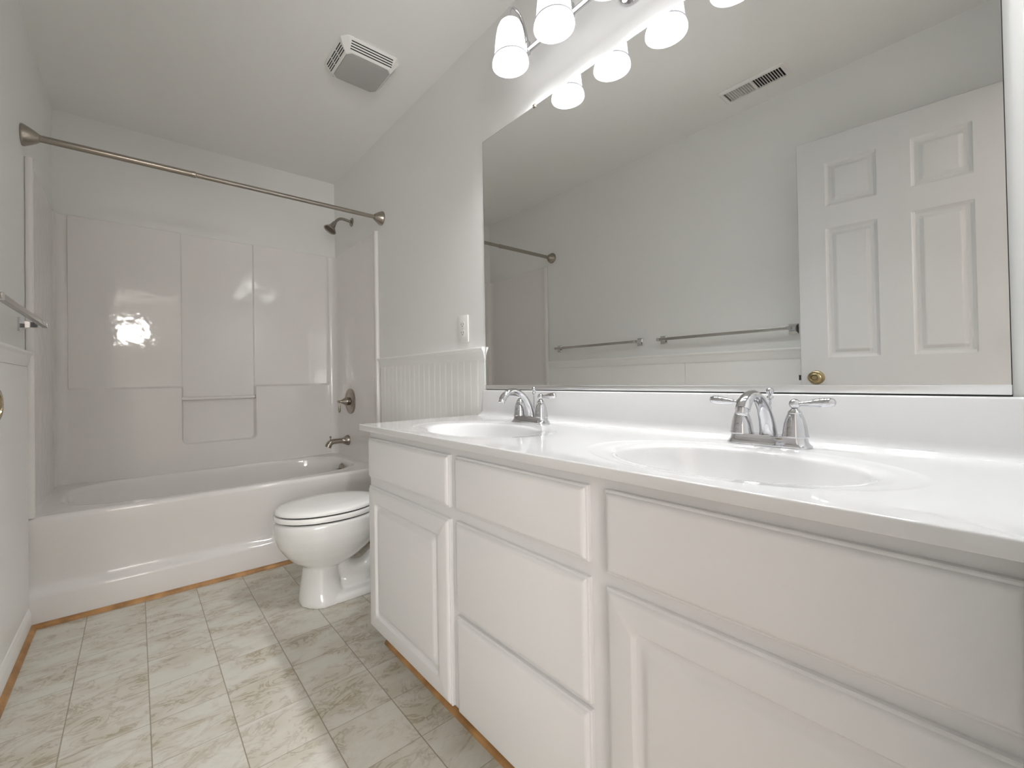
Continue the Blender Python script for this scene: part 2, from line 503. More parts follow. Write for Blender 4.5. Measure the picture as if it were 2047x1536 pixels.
# surround walls
plan = []   # (x, y, nx, ny, kind)
plan += [(0.0, T + 0.004, 0, -1, 0), (0.002, T + 0.001, 0, -1, 0), (0.006, T - 0.001, 0, -1, 0), (0.013, T - 0.002, 0, -1, 0), (0.019, T - 0.0005, .5, -.8, 0), (0.0235, T + 0.003, .8, -.5, 0), (0.025, T + 0.009, 1, 0, 0), (0.024, T + 0.022, 1, 0, 0), (0.018, T + 0.038, 1, 0, 0), (0.011, T + 0.055, 1, 0, 0), (0.009, T + 0.085, 1, 0, 0)]
for k in range(1, 13): plan.append((0.009, T + 0.085 + (D - 0.06 - T - 0.085) * k / 13, 1, 0, 0))
R_ = 0.048
for k in range(0, 11):
    a = PI - PI / 2 * k / 10
    plan.append((0.009 + R_ + R_ * math.cos(a), D - 0.009 - R_ + R_ * math.sin(a), -math.cos(a), -math.sin(a), 0))
xs = set(); k = 0
x = 0.060
while x < W - 0.060: xs.add(round(x, 4)); x += 0.02
NX0, NX1 = 0.5660, 0.9640
for c_ in (NX0, NX1):
    for k in range(-10, 11): xs.add(round(c_ + k * 0.0025, 4))
xs = sorted(xs)
for x in xs: plan.append((x, D - 0.009, 0, -1, 1))
left = [p for p in plan if p[4] == 0]
for (x, y, nx, ny, kd) in reversed(left): plan.append((W - x, y, -nx, ny, 0))
zs = set(); z = ZR
while z < 1.88: zs.add(round(z, 4)); z += 0.02
for c_ in (0.945, 0.60):
    for k in range(-9, 10): zs.add(round(c_ + k * 0.003, 4))
zs = sorted(zs) + [1.878, 1.883, 1.885]


def bulge(x, z):
    p = 0.0
    # notch distance: inside the channel (rounded bottom corners) nothing sticks out
    dx = max(NX0 - x, x - NX1)          # >0 outside
    dz = 0.600 - z
    if dx > -0.03 and dz > -0.03 and (dx + 0.03) > 0 and (dz + 0.03) > 0:
        d = math.hypot(dx + 0.03, dz + 0.03) - 0.03
    else: d = max(dx, dz)
    side_in = ss(-0.007, 0.007, d)
    taper = ss(0.06, 0.34, x) * (1 - ss(W - 0.34, W - 0.06, x))
    low = 1 - ss(0.937, 0.953, z)
    p += 0.040 * low * side_in * taper
    # panels beside the channel stand slightly forward over the whole height
    p += 0.010 * ss(-0.0045, 0.0045, dx) * (1 - low)
    return p


g = G(); rows = []
for z in zs:
    row = []
    for (x, y, nx, ny, kd) in plan:
        p = bulge(x, z) if kd else 0
        back = 0.0
        if z > 1.8845: back = 0.004
        row.append((min(max(x + nx * (p - back), 0.0006), W - 0.0006), min(y + ny * (p - back), D - 0.0006), z))
    rows.append(row)
row = []
for (x, y, nx, ny, kd) in plan: row.append((min(max(x - nx * 0.009, 0.0006), W - 0.0006), min(y - ny * 0.009, D - 0.0006) if ny < 0 else y, 1.8865))
rows.append(row)
g.loops(rows, False, False, closed=False)
g.build('surround_panel', FIBER, tub, ang=60, flip=False)
g = G(); g.tube([(NX0 - 0.004, D - 0.040, 0.874), (NX1 + 0.004, D - 0.040, 0.874)], 0.010, 16)
gb = g.build('grab_bar', FIBER, tub)
G().lathe([(0, 0), (0.0125, 0), (0.0125, 0.004), (0, 0.004)], (NX1 - 0.004, D - 0.040, 0.874), 'x', 20).build('end_cap', NICKEL, gb)
# overflow plate with its lever
oc = (1.424, 2.93, 0.380)
g = G(); g.lathe([(0, 0), (0.036, 0), (0.036, 0.006), (0.031, 0.011), (0, 0.013)], oc, (-1, 0, 0.16), 32)
ov = g.build('overflow_plate', NICKEL, tub)
G().box(1.388, 1.413, 2.923, 2.937, 0.376, 0.386, 0.002).build('lever', NICKEL, ov)
G().lathe([(0, 0), (0.032, 0), (0.030, 0.004), (0.012, 0.006), (0, 0.006)], (1.20, 2.93, 0.0765), 'z', 28).build('drain', NICKEL, tub)

# tub spout
SY = 3.035
sp = thing('tub_spout', 'brushed nickel tub spout with pull-up diverter on the end wall of the tub', 'spout', (1.5135, SY, 0.551))
g = G()
path = spline([(1.5095, SY, 0.5522), (1.497, SY, 0.552), (1.475, SY, 0.5515), (1.44, SY, 0.552), (1.405, SY, 0.551), (1.383, SY, 0.541), (1.372, SY, 0.522), (1.369, SY, 0.516)], 6)
rad = interp([0.036, 0.032, 0.020, 0.017, 0.018, 0.0205, 0.0215, 0.021], 6)
g.tube(path, rad, 24); g.lathe([(0, 0.0004), (0.036, 0.0004), (0.036, 0.006), (0, 0.006)], (1.515, SY, 0.5522), 'x', 32, -1); g.build('spout_body', NICKEL, sp)
G().lathe([(0.0035, 0), (0.0035, 0.018), (0.0065, 0.021), (0.007, 0.026), (0.004, 0.030), (0, 0.030)], (1.388, SY, 0.560), 'z', 16).build('diverter_knob', NICKEL, sp)
# shower valve
VY, VZ = 2.985, 0.826
va = thing('shower_valve', 'brushed nickel round shower valve trim with lever handle above the tub spout', 'valve', (1.5147, VY, VZ))
G().lathe([(0, 0), (0.088, 0), (0.088, 0.004), (0.084, 0.009), (0.075, 0.012), (0.068, 0.011), (0.062, 0.009), (0.056, 0.012), (0.030, 0.016), (0, 0.016)], (1.5147, VY, VZ), 'x', 48, -1).build('escutcheon', NICKEL, va)
G().lathe([(0, 0.014), (0.027, 0.014), (0.027, 0.030), (0.030, 0.033), (0.028, 0.038), (0.018, 0.055), (0.009, 0.072), (0.006, 0.080), (0, 0.080)], (1.5147, VY, VZ), 'x', 32, -1).build('hub', NICKEL, va)
g = G(); g.lathe([(0, -0.0095), (0.006, -0.0075), (0.0095, 0), (0.006, 0.0075), (0, 0.0095)], (1.429, VY, VZ), 'x', 20)
g.tube([(1.430, VY, 0.820), (1.432, VY, 0.805), (1.433, VY, 0.785), (1.434, VY, 0.765), (1.435, VY, 0.752)], [0.0045, 0.0055, 0.0075, 0.0085, 0.005], 16)
g.build('lever_handle', NICKEL, va)
# shower head
AY = 2.945
sh = thing('shower_sprayer', 'brushed nickel bell shaped shower head on a short bent arm', 'shower head', (W, AY, 2.058))
G().lathe([(0, 0), (0.030, 0), (0.030, 0.003), (0.024, 0.008), (0.013, 0.011), (0, 0.011)], (W, AY, 2.060), 'x', 32, -1).build('wall_flange', NICKEL, sh)
g = G(); g.tube(spline([(W - 0.005, AY, 2.060), (1.490, AY, 2.066), (1.455, AY, 2.069), (1.430, AY, 2.060), (1.412, AY, 2.042), (1.404, AY, 2.030)], 6), 0.0095, 16)
g.build('arm', NICKEL, sh)
ax = Vector((-0.52, 0, -0.85)).normalized(); hc = Vector((1.405, AY, 2.034))
G().lathe([(0, 0), (0.013, 0), (0.015, 0.012), (0.017, 0.022), (0.022, 0.036), (0.031, 0.050), (0.041, 0.060), (0.044, 0.066), (0.042, 0.069), (0.037, 0.067), (0.034, 0.062), (0, 0.062)], hc, ax, 36).build('head', NICKEL, sh, ang=30)
G().lathe([(0, 0.0625), (0.0335, 0.0625), (0.030, 0.0655), (0, 0.0665)], hc, ax, 28).build('spray_face', DARKM, sh)

# curtain rod
rod = thing('shower_curtain_rod', 'brushed nickel straight shower curtain rod spanning the tub front', 'curtain rod', (0, 2.4811, 1.9464))
ry, rz = 2.4811, 1.9464
G().lathe([(0.0135, 0.03), (0.0135, 0.567)], (0, ry, rz), 'x', 24).build('rod_tube', NICKEL, rod)
G().lathe([(0.0115, 0.56), (0.0115, W - 0.03)], (0, ry, rz), 'x', 24).build('inner_tube', NICKEL, rod)
G().lathe([(0.0136, 0.555), (0.0145, 0.558), (0.0145, 0.572), (0.012, 0.575)], (0, ry, rz), 'x', 24).build('collar', NICKEL, rod)
fl = [(0, 0.0), (0.041, 0.0), (0.042, 0.004), (0.040, 0.010), (0.034, 0.022), (0.026, 0.036), (0.018, 0.048), (0.015, 0.052), (0, 0.052)]
G().lathe(fl, (0, ry, rz), 'x', 36).build('end_flange', NICKEL, rod)
G().lathe(fl, (W, ry, rz), 'x', 36, -1).build('end_flange', NICKEL, rod)

# ------------------------------------------------------------------ toilet
TY = 2.04
toi = thing('toilet', 'white porcelain toilet with closed lid between vanity and bathtub', 'toilet', (1.15, TY, 0))


def oval(xf, xb, wd, z, n=48, ex=2.0, yoff=0, egg=0.0):
    pts = []
    for k in range(n):
        a = 2 * PI * k / n; co, si = math.cos(a), math.sin(a)
        cx_, rx = (xf + xb) / 2, (xb - xf) / 2
        px = cx_ + rx * (abs(co) ** (2 / ex)) * (1 if co > 0 else -1)
        wdt = wd * (1 + egg * (px - cx_) / rx)
        pts.append((px, TY + yoff + wdt * (abs(si) ** (2 / ex)) * (1 if si > 0 else -1), z))
    return pts


g = G()
g.loops([oval(0.800, 1.275, 0.158, 0.370), oval(0.794, 1.275, 0.163, 0.364), oval(0.792, 1.27, 0.165, 0.340), oval(0.798, 1.262, 0.162, 0.300), oval(0.812, 1.245, 0.153, 0.262), oval(0.838, 1.215, 0.136, 0.222), oval(0.868, 1.17, 0.114, 0.190), oval(0.905, 1.12, 0.09, 0.165), oval(0.94, 1.08, 0.06, 0.150)])
g.loops([oval(0.918, 1.062, 0.078, 0.185), oval(0.912, 1.062, 0.080, 0.150), oval(0.906, 1.064, 0.083, 0.110), oval(0.898, 1.070, 0.092, 0.060), oval(0.893, 1.085, 0.106, 0.020), oval(0.892, 1.090, 0.110, 0.0)])
g.loops([oval(0.893, 1.40, 0.110, 0.0, ex=2.8), oval(0.895, 1.398, 0.108, 0.022, ex=2.8), oval(0.93, 1.38, 0.095, 0.034, ex=2.8)])
g.loops([oval(1.10, 1.52, 0.105, 0.370, ex=4), oval(1.12, 1.52, 0.100, 0.33, ex=4), oval(1.20, 1.50, 0.085, 0.30, ex=3)])
g.tube(spline([(1.02, TY, 0.20), (1.10, TY, 0.105), (1.19, TY, 0.085), (1.27, TY, 0.14), (1.31, TY, 0.23), (1.34, TY, 0.31)], 6), 0.048, 20)
g.tube(spline([(1.06, TY, 0.03), (1.16, TY, 0.055), (1.30, TY, 0.06), (1.37, TY, 0.03)], 6), 0.046, 20)
bowl = g.build('bowl', PORC, toi)
rm = bowl.modifiers.new('remesh', 'REMESH'); rm.mode = 'VOXEL'; rm.voxel_size = 0.0055; rm.use_smooth_shade = True
sm = bowl.modifiers.new('smooth', 'SMOOTH'); sm.factor = 0.6; sm.iterations = 9
g = G(); g.loops([oval(0.803, 1.25, 0.154, 0.3755, ex=2.1), oval(0.797, 1.25, 0.158, 0.378, ex=2.1), oval(0.796, 1.25, 0.159, 0.392, ex=2.1), oval(0.800, 1.25, 0.155, 0.3975, ex=2.1)])
g.build('seat', SEATM, toi, ang=50)
g = G(); g.loops([oval(0.808, 1.245, 0.150, 0.4025, ex=2.1), oval(0.801, 1.247, 0.155, 0.4045, ex=2.1), oval(0.800, 1.247, 0.156, 0.4100, ex=2.1), oval(0.806, 1.243, 0.152, 0.4185, ex=2.1), oval(0.825, 1.23, 0.138, 0.4245, ex=2.1), oval(0.90, 1.18, 0.09, 0.4285, ex=2.1)])
g.build('lid', SEATM, toi, ang=50)
for oy in (-0.065, 0.065): G().box(1.235, 1.275, TY + oy - 0.018, TY + oy + 0.018, 0.371, 0.412, 0.006).build('hinge', SEATM, toi)
# black ovals paint the shade in the gaps round lid and seat
g = G(); g.loops([oval(0.812, 1.24, 0.146, 0.3968, ex=2.1), oval(0.812, 1.24, 0.146, 0.4035, ex=2.1)]); g.build('gap_shade', BLACK, toi)
g = G(); g.loops([oval(0.812, 1.24, 0.146, 0.368, ex=2.1), oval(0.812, 1.24, 0.146, 0.377, ex=2.1)]); g.build('gap_shade', BLACK, toi)
G().box(1.330, 1.518, TY - 0.215, TY + 0.215, 0.368, 0.690, 0.018).build('tank', PORC, toi)
G().box(1.322, 1.521, TY - 0.222, TY + 0.222, 0.690, 0.722, 0.010).build('tank_lid', PORC, toi)
g = G(); g.lathe([(0, 0), (0.012, 0), (0.012, 0.008), (0, 0.010)], (1.330, TY - 0.15, 0.64), 'x', 20, -1); g.box(1.314, 1.322, TY - 0.155, TY - 0.08, 0.635, 0.645, 0.003)
g.build('flush_lever', CHROME, toi)

# ------------------------------------------------------------------ vanity cabinet
FX = 1.010; ZC = 0.808
van = thing('vanity_cabinet', 'long off-white painted double vanity cabinet with doors and drawers below the countertop', 'cabinet', (1.25, 0.80, 0))
g = G(); g.box(FX, FX + 0.019, Y0 + 0.002, 1.548, 0.092, 0.7825)
g.box(FX + 0.019, W - 0.001, 1.532, 1.548, 0.092, 0.7825); g.box(FX + 0.019, W - 0.001, Y0 + 0.002, Y0 + 0.018, 0.092, 0.7825)
g.box(FX + 0.019, W - 0.001, Y0 + 0.018, 1.532, 0.0935, 0.110); g.box(W - 0.008, W - 0.001, Y0 + 0.018, 1.532, 0.11, 0.7825)
g.build('carcass', CAB, van)
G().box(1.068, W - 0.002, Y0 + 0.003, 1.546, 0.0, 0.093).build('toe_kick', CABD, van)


def rrect(y0, y1, z0, z1, r, x, K=6):
    pts = []
    for (cy, cz, a0) in ((y1 - r, z1 - r, 0), (y0 + r, z1 - r, PI / 2), (y0 + r, z0 + r, PI), (y1 - r, z0 + r, 1.5 * PI)):
        for k in range(K + 1):
            a = a0 + PI / 2 * k / K; pts.append((x, cy + r * math.cos(a), cz + r * math.sin(a)))
    return pts


def front(name, y0, y1, z0, z1, prof):
    g = G()
    g.loops([rrect(y0 + i, y1 - i, z0 + i, z1 - i, r, FX - h) for i, h, r in prof])
    return g.build(name, CAB, van, ang=28)


slabp = [(0.0, 0.0003, 0.002), (0.0, 0.009, 0.002), (0.0015, 0.0105, 0.002), (0.0045, 0.011, 0.003), (0.0055, 0.0135, 0.003), (0.0085, 0.0165, 0.004), (0.013, 0.018, 0.005)]
doorp = slabp + [(0.052, 0.018, 0.012), (0.0545, 0.0165, 0.012), (0.058, 0.0105, 0.013), (0.064, 0.0090, 0.014), (0.070, 0.0105, 0.016), (0.077, 0.0158, 0.018), (0.084, 0.0172, 0.02)]
L1, R1, L2, R2, L3, R3 = 1.536, 1.031, 1.003, 0.578, 0.541, 0.0675
front('false_front', R1, L1, 0.620, 0.761, slabp)
front('door', R1, L1, 0.094, 0.590, doorp)
front('drawer', R2, L2, 0.620, 0.762, slabp)
front('drawer', R2, L2, 0.358, 0.592, slabp)
front('drawer', R2, L2, 0.098, 0.346, slabp)
front('false_front', R3, L3, 0.613, 0.762, slabp)
front('door', R3, L3, 0.096, 0.589, doorp)

# ------------------------------------------------------------------ countertop with two moulded bowls
XC = 0.9723; YE = 1.5600
top = thing('countertop', 'glossy white cultured marble double-bowl countertop with backsplash on the vanity', 'countertop', (1.25, 0.80, 0.79))
SX, S1Y, S2Y, BB, AA = 1.200, 1.148, 0.423, 0.150, 0.208
g = G()
zt = ZC
sink_in = [(0.02, zt - 0.142), (0.25, zt - 0.139), (0.45, zt - 0.130), (0.62, zt - 0.115), (0.76, zt - 0.092), (0.86, zt - 0.066), (0.93, zt - 0.040), (0.968, zt - 0.022), (0.988, zt - 0.0115), (1.0, zt - 0.0072), (1.015, zt - 0.0052)]
sink_out = [('s', 1.06, zt - 0.0032), ('s', 1.16, zt - 0.0018), ('s', 1.24, zt - 0.0011), ('s', 1.27, zt - 0.0006), ('s', 1.295, zt - 0.0001), ('s', 1.31, zt), ('l', (1.31, 0.5), zt), ('l', (1.31, 1.0), zt)]
YMID = 0.790; e = 0.003; XBK = 1.485
for (ya, yb, cy) in ((YMID, YE - e, S1Y), (Y0 + 0.001, YMID, S2Y)):
    dish(g, (XC + e, XBK, ya, yb), (SX, cy), BB, AA, 2.0, sink_in, sink_out, n=48)
# rounded front and left edges
edge = [(0.0, 0.0), (0.0013, -0.0003), (0.0024, -0.0012), (0.003, -0.0028), (0.003, -0.0190), (0.002, -0.0205), (0.0, -0.0205), (-0.034, -0.0205)]
path = [(XC + e, Y0 + 0.001, -1, 0)] + [(XC + e, Y0 + 0.001 + (YE - e - 0.006 - Y0 - 0.001) * k / 8, -1, 0) for k in range(1, 9)]
for k in range(1, 7):
    a = PI + (-PI / 2) * k / 6
    path.append((XC + e, YE - e, math.cos(a), math.sin(a)))
path += [(XC + e + (W - XC - e) * k / 6, YE - e, 0, 1) for k in range(1, 7)]
ls = []
for off, dz in edge:
    ls.append([(px + nx * off, py + ny * off, zt + dz) for px, py, nx, ny in path])
g.loops(ls, False, False, closed=False)
g.box(XBK, W - 0.001, YE - 0.06, YE - e, zt - 0.02, zt)
slabt = g.build('vanity_top', MARB, top, ang=50)
# backsplash with coved foot
bs = [(W - 0.001, 0.9163), (W - 0.017, 0.9163), (W - 0.0193, 0.9150), (W - 0.0205, 0.912), (W - 0.0205, 0.832), (W - 0.0215, 0.823), (W - 0.0245, 0.815), (W - 0.030, 0.8098), (W - 0.039, ZC), (W - 0.039, ZC - 0.018), (W - 0.001, ZC - 0.018)]
g = G()
lsb = []
for yy, sc in ((Y0 + 0.001, 0), (1.500, 0), (1.508, 0.1), (1.512, 0.35), (1.5135, 1.0)):
    lsb.append([((W - (W - x) * (1 - 0.25 * sc)) if z > 0.82 else x, yy + (0.022 * max(0, (0.85 - z) / 0.045) ** 2 if (z < 0.85 and yy > 1.4) else 0), z) for x, z in bs])
g.loops(lsb); g.build('backsplash', MARB, top, ang=40)
for cy in (S1Y, S2Y):
    d_ = G().lathe([(0, 0), (0.022, 0), (0.022, 0.002), (0.016, 0.004), (0.014, 0.002), (0, 0.002)], (SX, cy, zt - 0.1425), 'z', 28).build('drain', CHROME, top)
    G().lathe([(0, 0.002), (0.012, 0.002), (0.012, 0.006), (0.004, 0.009), (0, 0.009)], (SX, cy, zt - 0.1425), 'z', 24).build('stopper', CHROME, d_)

# ------------------------------------------------------------------ faucets
def make_faucet(label):
    f = thing('faucet', label, 'faucet', (0, 0, 0), 'two-handle faucets on the countertop')
    # base plate with flared foot, long axis along y
    def rr(hx_, hy_, z, r):
        pts = []
        for (cx_, cy_, a0) in ((hx_ - r, hy_ - r, 0), (-hx_ + r, hy_ - r, PI / 2), (-hx_ + r, -hy_ + r, PI), (hx_ - r, -hy_ + r, 1.5 * PI)):
            for k in range(7):
                a = a0 + PI / 2 * k / 6; pts.append((cx_ + r * math.cos(a), cy_ + r * math.sin(a), z))
        return pts
    g = G(); g.loops([rr(0.0285, 0.0790, 0, 0.022), rr(0.0285, 0.0790, 0.003, 0.022), rr(0.0262, 0.0765, 0.0055, 0.021), rr(0.0235, 0.0735, 0.010, 0.020), rr(0.0225, 0.0725, 0.016, 0.020), rr(0.0222, 0.0722, 0.0205, 0.020), rr(0.0205, 0.0705, 0.0225, 0.019)])
    g.build('base_plate', CHROME, f, ang=30)
    for s in (-1, 1):
        yy = s * 0.051
        g = G(); g.lathe([(0.0, 0.021), (0.0235, 0.021), (0.0240, 0.024), (0.0225, 0.028), (0.0218, 0.036), (0.0200, 0.048), (0.0170, 0.060), (0.0135, 0.069), (0.0125, 0.0705), (0.0130, 0.072), (0.0115, 0.0755), (0.0080, 0.0785), (0.0065, 0.081), (0, 0.081)], (0, yy, 0), 'z', 32)
        h = g.build('handle', CHROME, f, ang=40)
        g = G(); g.lathe([(0, -0.0108), (0.0055, -0.0093), (0.0093, -0.0055), (0.0108, 0), (0.0093, 0.0055), (0.0055, 0.0093), (0, 0.0108)], (0, yy, 0.0905), 'z', 24)
        pts = [(0, yy + s * 0.006, 0.0905), (0, yy + s * 0.013, 0.0910), (0, yy + s * 0.022, 0.0918), (0, yy + s * 0.036, 0.0932), (0, yy + s * 0.050, 0.0945), (0, yy + s * 0.060, 0.0952), (0, yy + s * 0.0665, 0.0955), (0, yy + s * 0.069, 0.0955)]
        g.tube(pts, [0.0048, 0.0043, 0.0060, 0.0088, 0.0100, 0.0096, 0.0070, 0.0025], 16)
        g.build('lever', CHROME, h, ang=60)
    # spout: broad at the foot, arched, narrowing to the aerator
    pts = spline([(0.006, 0, 0.018), (0.003, 0, 0.035), (-0.006, 0, 0.058), (-0.022, 0, 0.082), (-0.046, 0, 0.1015), (-0.074, 0, 0.1120), (-0.100, 0, 0.1085), (-0.120, 0, 0.0965), (-0.130, 0, 0.0835)], 6)
    ra = interp([0.0180, 0.0165, 0.0150, 0.0132, 0.0122, 0.0122, 0.0128, 0.0136, 0.0138], 6)
    rb = interp([0.0160, 0.0140, 0.0115, 0.0098, 0.0090, 0.0090, 0.0098, 0.0110, 0.0122], 6)
    g = G(); g.tube(pts, 0, 24, flat=list(zip(ra, rb)), side=(0, 1, 0)); spt = g.build('spout', CHROME, f, ang=60)
    G().lathe([(0, -0.004), (0.0108, -0.004), (0.0108, 0.007), (0.0098, 0.0085), (0.008, 0.008), (0, 0.006)], (-0.1305, 0, 0.082), (-0.35, 0, -1), 24).build('aerator', CHROME, spt)
    g = G(); g.lathe([(0.0026, 0.02), (0.0026, 0.095), (0.0042, 0.098), (0.0068, 0.1015), (0.0068, 0.104), (0.0035, 0.107), (0.0050, 0.110), (0.0078, 0.114), (0.0080, 0.118), (0.0055, 0.1225), (0, 0.124)], (0.0195, 0, 0), 'z', 20)
    g.build('lift_rod', CHROME, f, ang=60)
    return f


fa = make_faucet('chrome two-handle faucet at the near sink basin, nearer the open door')
fb = copy_tree(fa)
fb['label'] = 'chrome two-handle faucet at the far sink basin, nearer the toilet'
fa.location = (1.4300, 0.4255, ZC + 0.0003); fb.location = (1.4300, 1.1535, ZC + 0.0003)

# ------------------------------------------------------------------ mirror
mi = thing('wall_mirror', 'large frameless rectangular wall mirror above the backsplash', 'mirror', (W, 0.80, 0.95))
g = G(); g.box(W - 0.0045, W - 0.0005, YM0, YM1, ZM0 + 0.0004, ZM1); g.build('backing', MEDGE, mi)
G().add([(W - 0.0048, YM0 + 0.0012, ZM0 + 0.005), (W - 0.0048, YM1 - 0.0012, ZM0 + 0.005), (W - 0.0048, YM1 - 0.0012, ZM1 - 0.0012), (W - 0.0048, YM0 + 0.0012, ZM1 - 0.0012)], [(0, 1, 2, 3)]).build('mirror_glass', MIRROR, mi)
g = G(); g.box(W - 0.0105, W - 0.0050, YM0 + 0.0005, YM1, ZM0 + 0.0030, ZM0 + 0.0205, 0.0014); g.box(W - 0.0130, W - 0.0105, YM0 + 0.0005, YM1, ZM0 + 0.0187, ZM0 + 0.0205, 0.0004)
g.build('bottom_channel', ALU, mi)
g = G()
for cy in (0.35, 1.193):
    g = G(); g.box(W - 0.009, W - 0.001, cy - 0.006, cy + 0.006, ZM1 - 0.006, ZM1 + 0.006, 0.002); g.build('clip', NICKEL, mi)

# ------------------------------------------------------------------ vanity light bar
LX, LZ = 1.455, 2.134
lt = thing('vanity_light', 'chrome vanity light bar with lit frosted glass shades above the mirror', 'light fixture', (W, 0.76, LZ))
g = G(); g.tube([(LX, 1.170, LZ), (LX, 0.350, LZ)], 0.0095, 20); g.build('bar', CHROME, lt)
for yy, s in ((1.170, 1), (0.350, -1)): G().lathe([(0, 0), (0.011, 0), (0.0115, 0.006), (0.008, 0.011), (0, 0.013)], (LX, yy, LZ), 'y', 20, s).build('end_cap', CHROME, lt)
G().lathe([(0, 0), (0.058, 0), (0.058, 0.006), (0.053, 0.014), (0.035, 0.022), (0.015, 0.030), (0.012, 0.066), (0, 0.066)], (W, 0.775, LZ), 'x', 40, -1).build('canopy', CHROME, lt)
SHX = 1.369; UP = 0.005
outp = [(0.016, 2.1935), (0.026, 2.190), (0.036, 2.181), (0.0435, 2.165), (0.0485, 2.140), (0.0520, 2.110), (0.0545, 2.080), (0.0555, 2.066), (0.0565, 2.062), (0.0600, 2.057), (0.0625, 2.048), (0.0630, 2.040), (0.0615, 2.037), (0.0595, 2.040), (0.0590, 2.048), (0.0560, 2.056), (0.0530, 2.064), (0.0505, 2.080), (0.0480, 2.110), (0.0445, 2.140), (0.0395, 2.165), (0.033, 2.178), (0.024, 2.1865), (0.016, 2.189)]
for i, yy in enumerate((1.158, 0.959, 0.760, 0.560, 0.360)):
    g = G()
    pts = spline([(LX - 0.002, yy, LZ + 0.004), (LX - 0.003, yy, 2.160), (LX - 0.012, yy, 2.200), (LX - 0.033, yy, 2.238), (LX - 0.057, yy, 2.254), (SHX + 0.010, yy, 2.250), (SHX, yy, 2.232), (SHX, yy, 2.205)], 6)
    g.tube(pts, 0.0048, 14)
    ar = g.build('arm', CHROME, lt)
    G().lathe([(0.0105, -0.012), (0.0105, 0.026), (0.0075, 0.030), (0.0048, 0.034)], (LX - 0.001, yy, LZ), 'z', 18).build('arm_socket', CHROME, ar)
    G().lathe([(0, 0.014), (0.0085, 0.014), (0.013, 0.008), (0.0225, 0.002), (0.0235, -0.003), (0, -0.003)], (SHX, yy, 2.1935 + UP), 'z', 28).build('shade_cap', CHROME, ar)
    g = G(); n = 40
    g.loops([[(SHX + r * math.cos(a), yy + r * math.sin(a), z + UP) for a in [2 * PI * k / n for k in range(n)]] for r, z in outp], False, False)
    sh_ = g.build('glass_shade', SHADE, lt, ang=50)
    g = G(); g.lathe([(0.0552, -0.0024), (0.0585, -0.0022), (0.0600, 0.0), (0.0575, 0.0024), (0.0545, 0.0026), (0.0535, 0.0)], (SHX, yy, 2.0625 + UP), 'z', 40, 1, False, False)
    g.loops([[(SHX + 0.0552 * math.cos(a), yy + 0.0552 * math.sin(a), 2.0625 + UP - 0.0024) for a in [2 * PI * k / 40 for k in range(40)]], [(SHX + 0.0535 * math.cos(a), yy + 0.0535 * math.sin(a), 2.0625 + UP) for a in [2 * PI * k / 40 for k in range(40)]]], False, False)
    g.build('glass_bead', GLASSW, sh_, ang=80)
    G().lathe([(0, 0.0), (0.012, 0.001), (0.022, 0.008), (0.0285, 0.020), (0.030, 0.032), (0.027, 0.048), (0.019, 0.066), (0.013, 0.080), (0.013, 0.105), (0, 0.105)], (SHX, yy, 2.066 + UP), 'z', 28).build('bulb', BULB, sh_)

# ------------------------------------------------------------------ outlet
ou = thing('wall_outlet', 'white duplex electrical outlet above the chair rail beside the mirror', 'outlet', (W, 1.665, 1.193))
G().box(W - 0.006, W - 0.0002, 1.6265, 1.7035, 1.132, 1.254, 0.0022).build('cover_plate', PLASTIC, ou)
for cz in (1.212, 1.174):
    g = G(); g.lathe([(0, 0), (0.0170, 0), (0.0170, 0.0012), (0.0165, 0.0018), (0, 0.0018)], (W - 0.006, 1.665, cz), 'x', 28, -1)
    r_ = g.build('receptacle', PLASTIC, ou)
    g = G(); g.box(W - 0.0086, W - 0.0079, 1.6720, 1.6738, cz - 0.001, cz + 0.007); g.box(W - 0.0086, W - 0.0079, 1.6562, 1.6580, cz - 0.001, cz + 0.006)
    g.lathe([(0, 0), (0.0024, 0), (0.0024, 0.0007), (0, 0.0007)], (W - 0.0079, 1.665, cz - 0.007), 'x', 12, -1)
    g.build('slots', BLACK, r_)
G().lathe([(0, 0), (0.0030, 0), (0.0026, 0.0010), (0, 0.0012)], (W - 0.006, 1.665, 1.193), 'x', 14, -1).build('screw', SATIN, ou)

# ------------------------------------------------------------------ towel bars
def make_bar(y0, y1, label, grp='towel bars on the left wall'):
    BZ, BX = 1.197, 0.070
    t = thing('towel_bar', label, 'towel bar', (0, (y0 + y1) / 2, BZ), grp)
    g = G(); g.box(BX - 0.008, BX + 0.008, y0 - 0.010, y1 + 0.010, BZ - 0.008, BZ + 0.008, 0.0012); g.build('bar', SATIN, t)
    for yy in (y0, y1):
        g = G()
        def sq(x, h, v): return [(x, yy - h, BZ - v), (x, yy + h, BZ - v), (x, yy + h, BZ + v), (x, yy - h, BZ + v)]
        g.loops([sq(0.0002, 0.022, 0.026), sq(0.006, 0.022, 0.026), sq(0.011, 0.017, 0.020), sq(0.018, 0.0125, 0.0125), sq(0.032, 0.0100, 0.0100), sq(BX - 0.006, 0.0092, 0.0092), sq(BX + 0.0088, 0.0092, 0.0092)])
        g.build('mounting_post', CHROME, t, ang=20)
    return t


make_bar(1.700, 2.412, 'polished square towel bar on the left wall, the one nearer the bathtub')
make_bar(0.826, 1.535, 'polished square towel bar on the left wall, the one nearer the door')

# ------------------------------------------------------------------ exhaust fan
fx, fy = 1.183, 1.970
fan = thing('exhaust_fan', 'white square ceiling exhaust fan with slotted sides and grey lens', 'exhaust fan', (fx, fy, H))


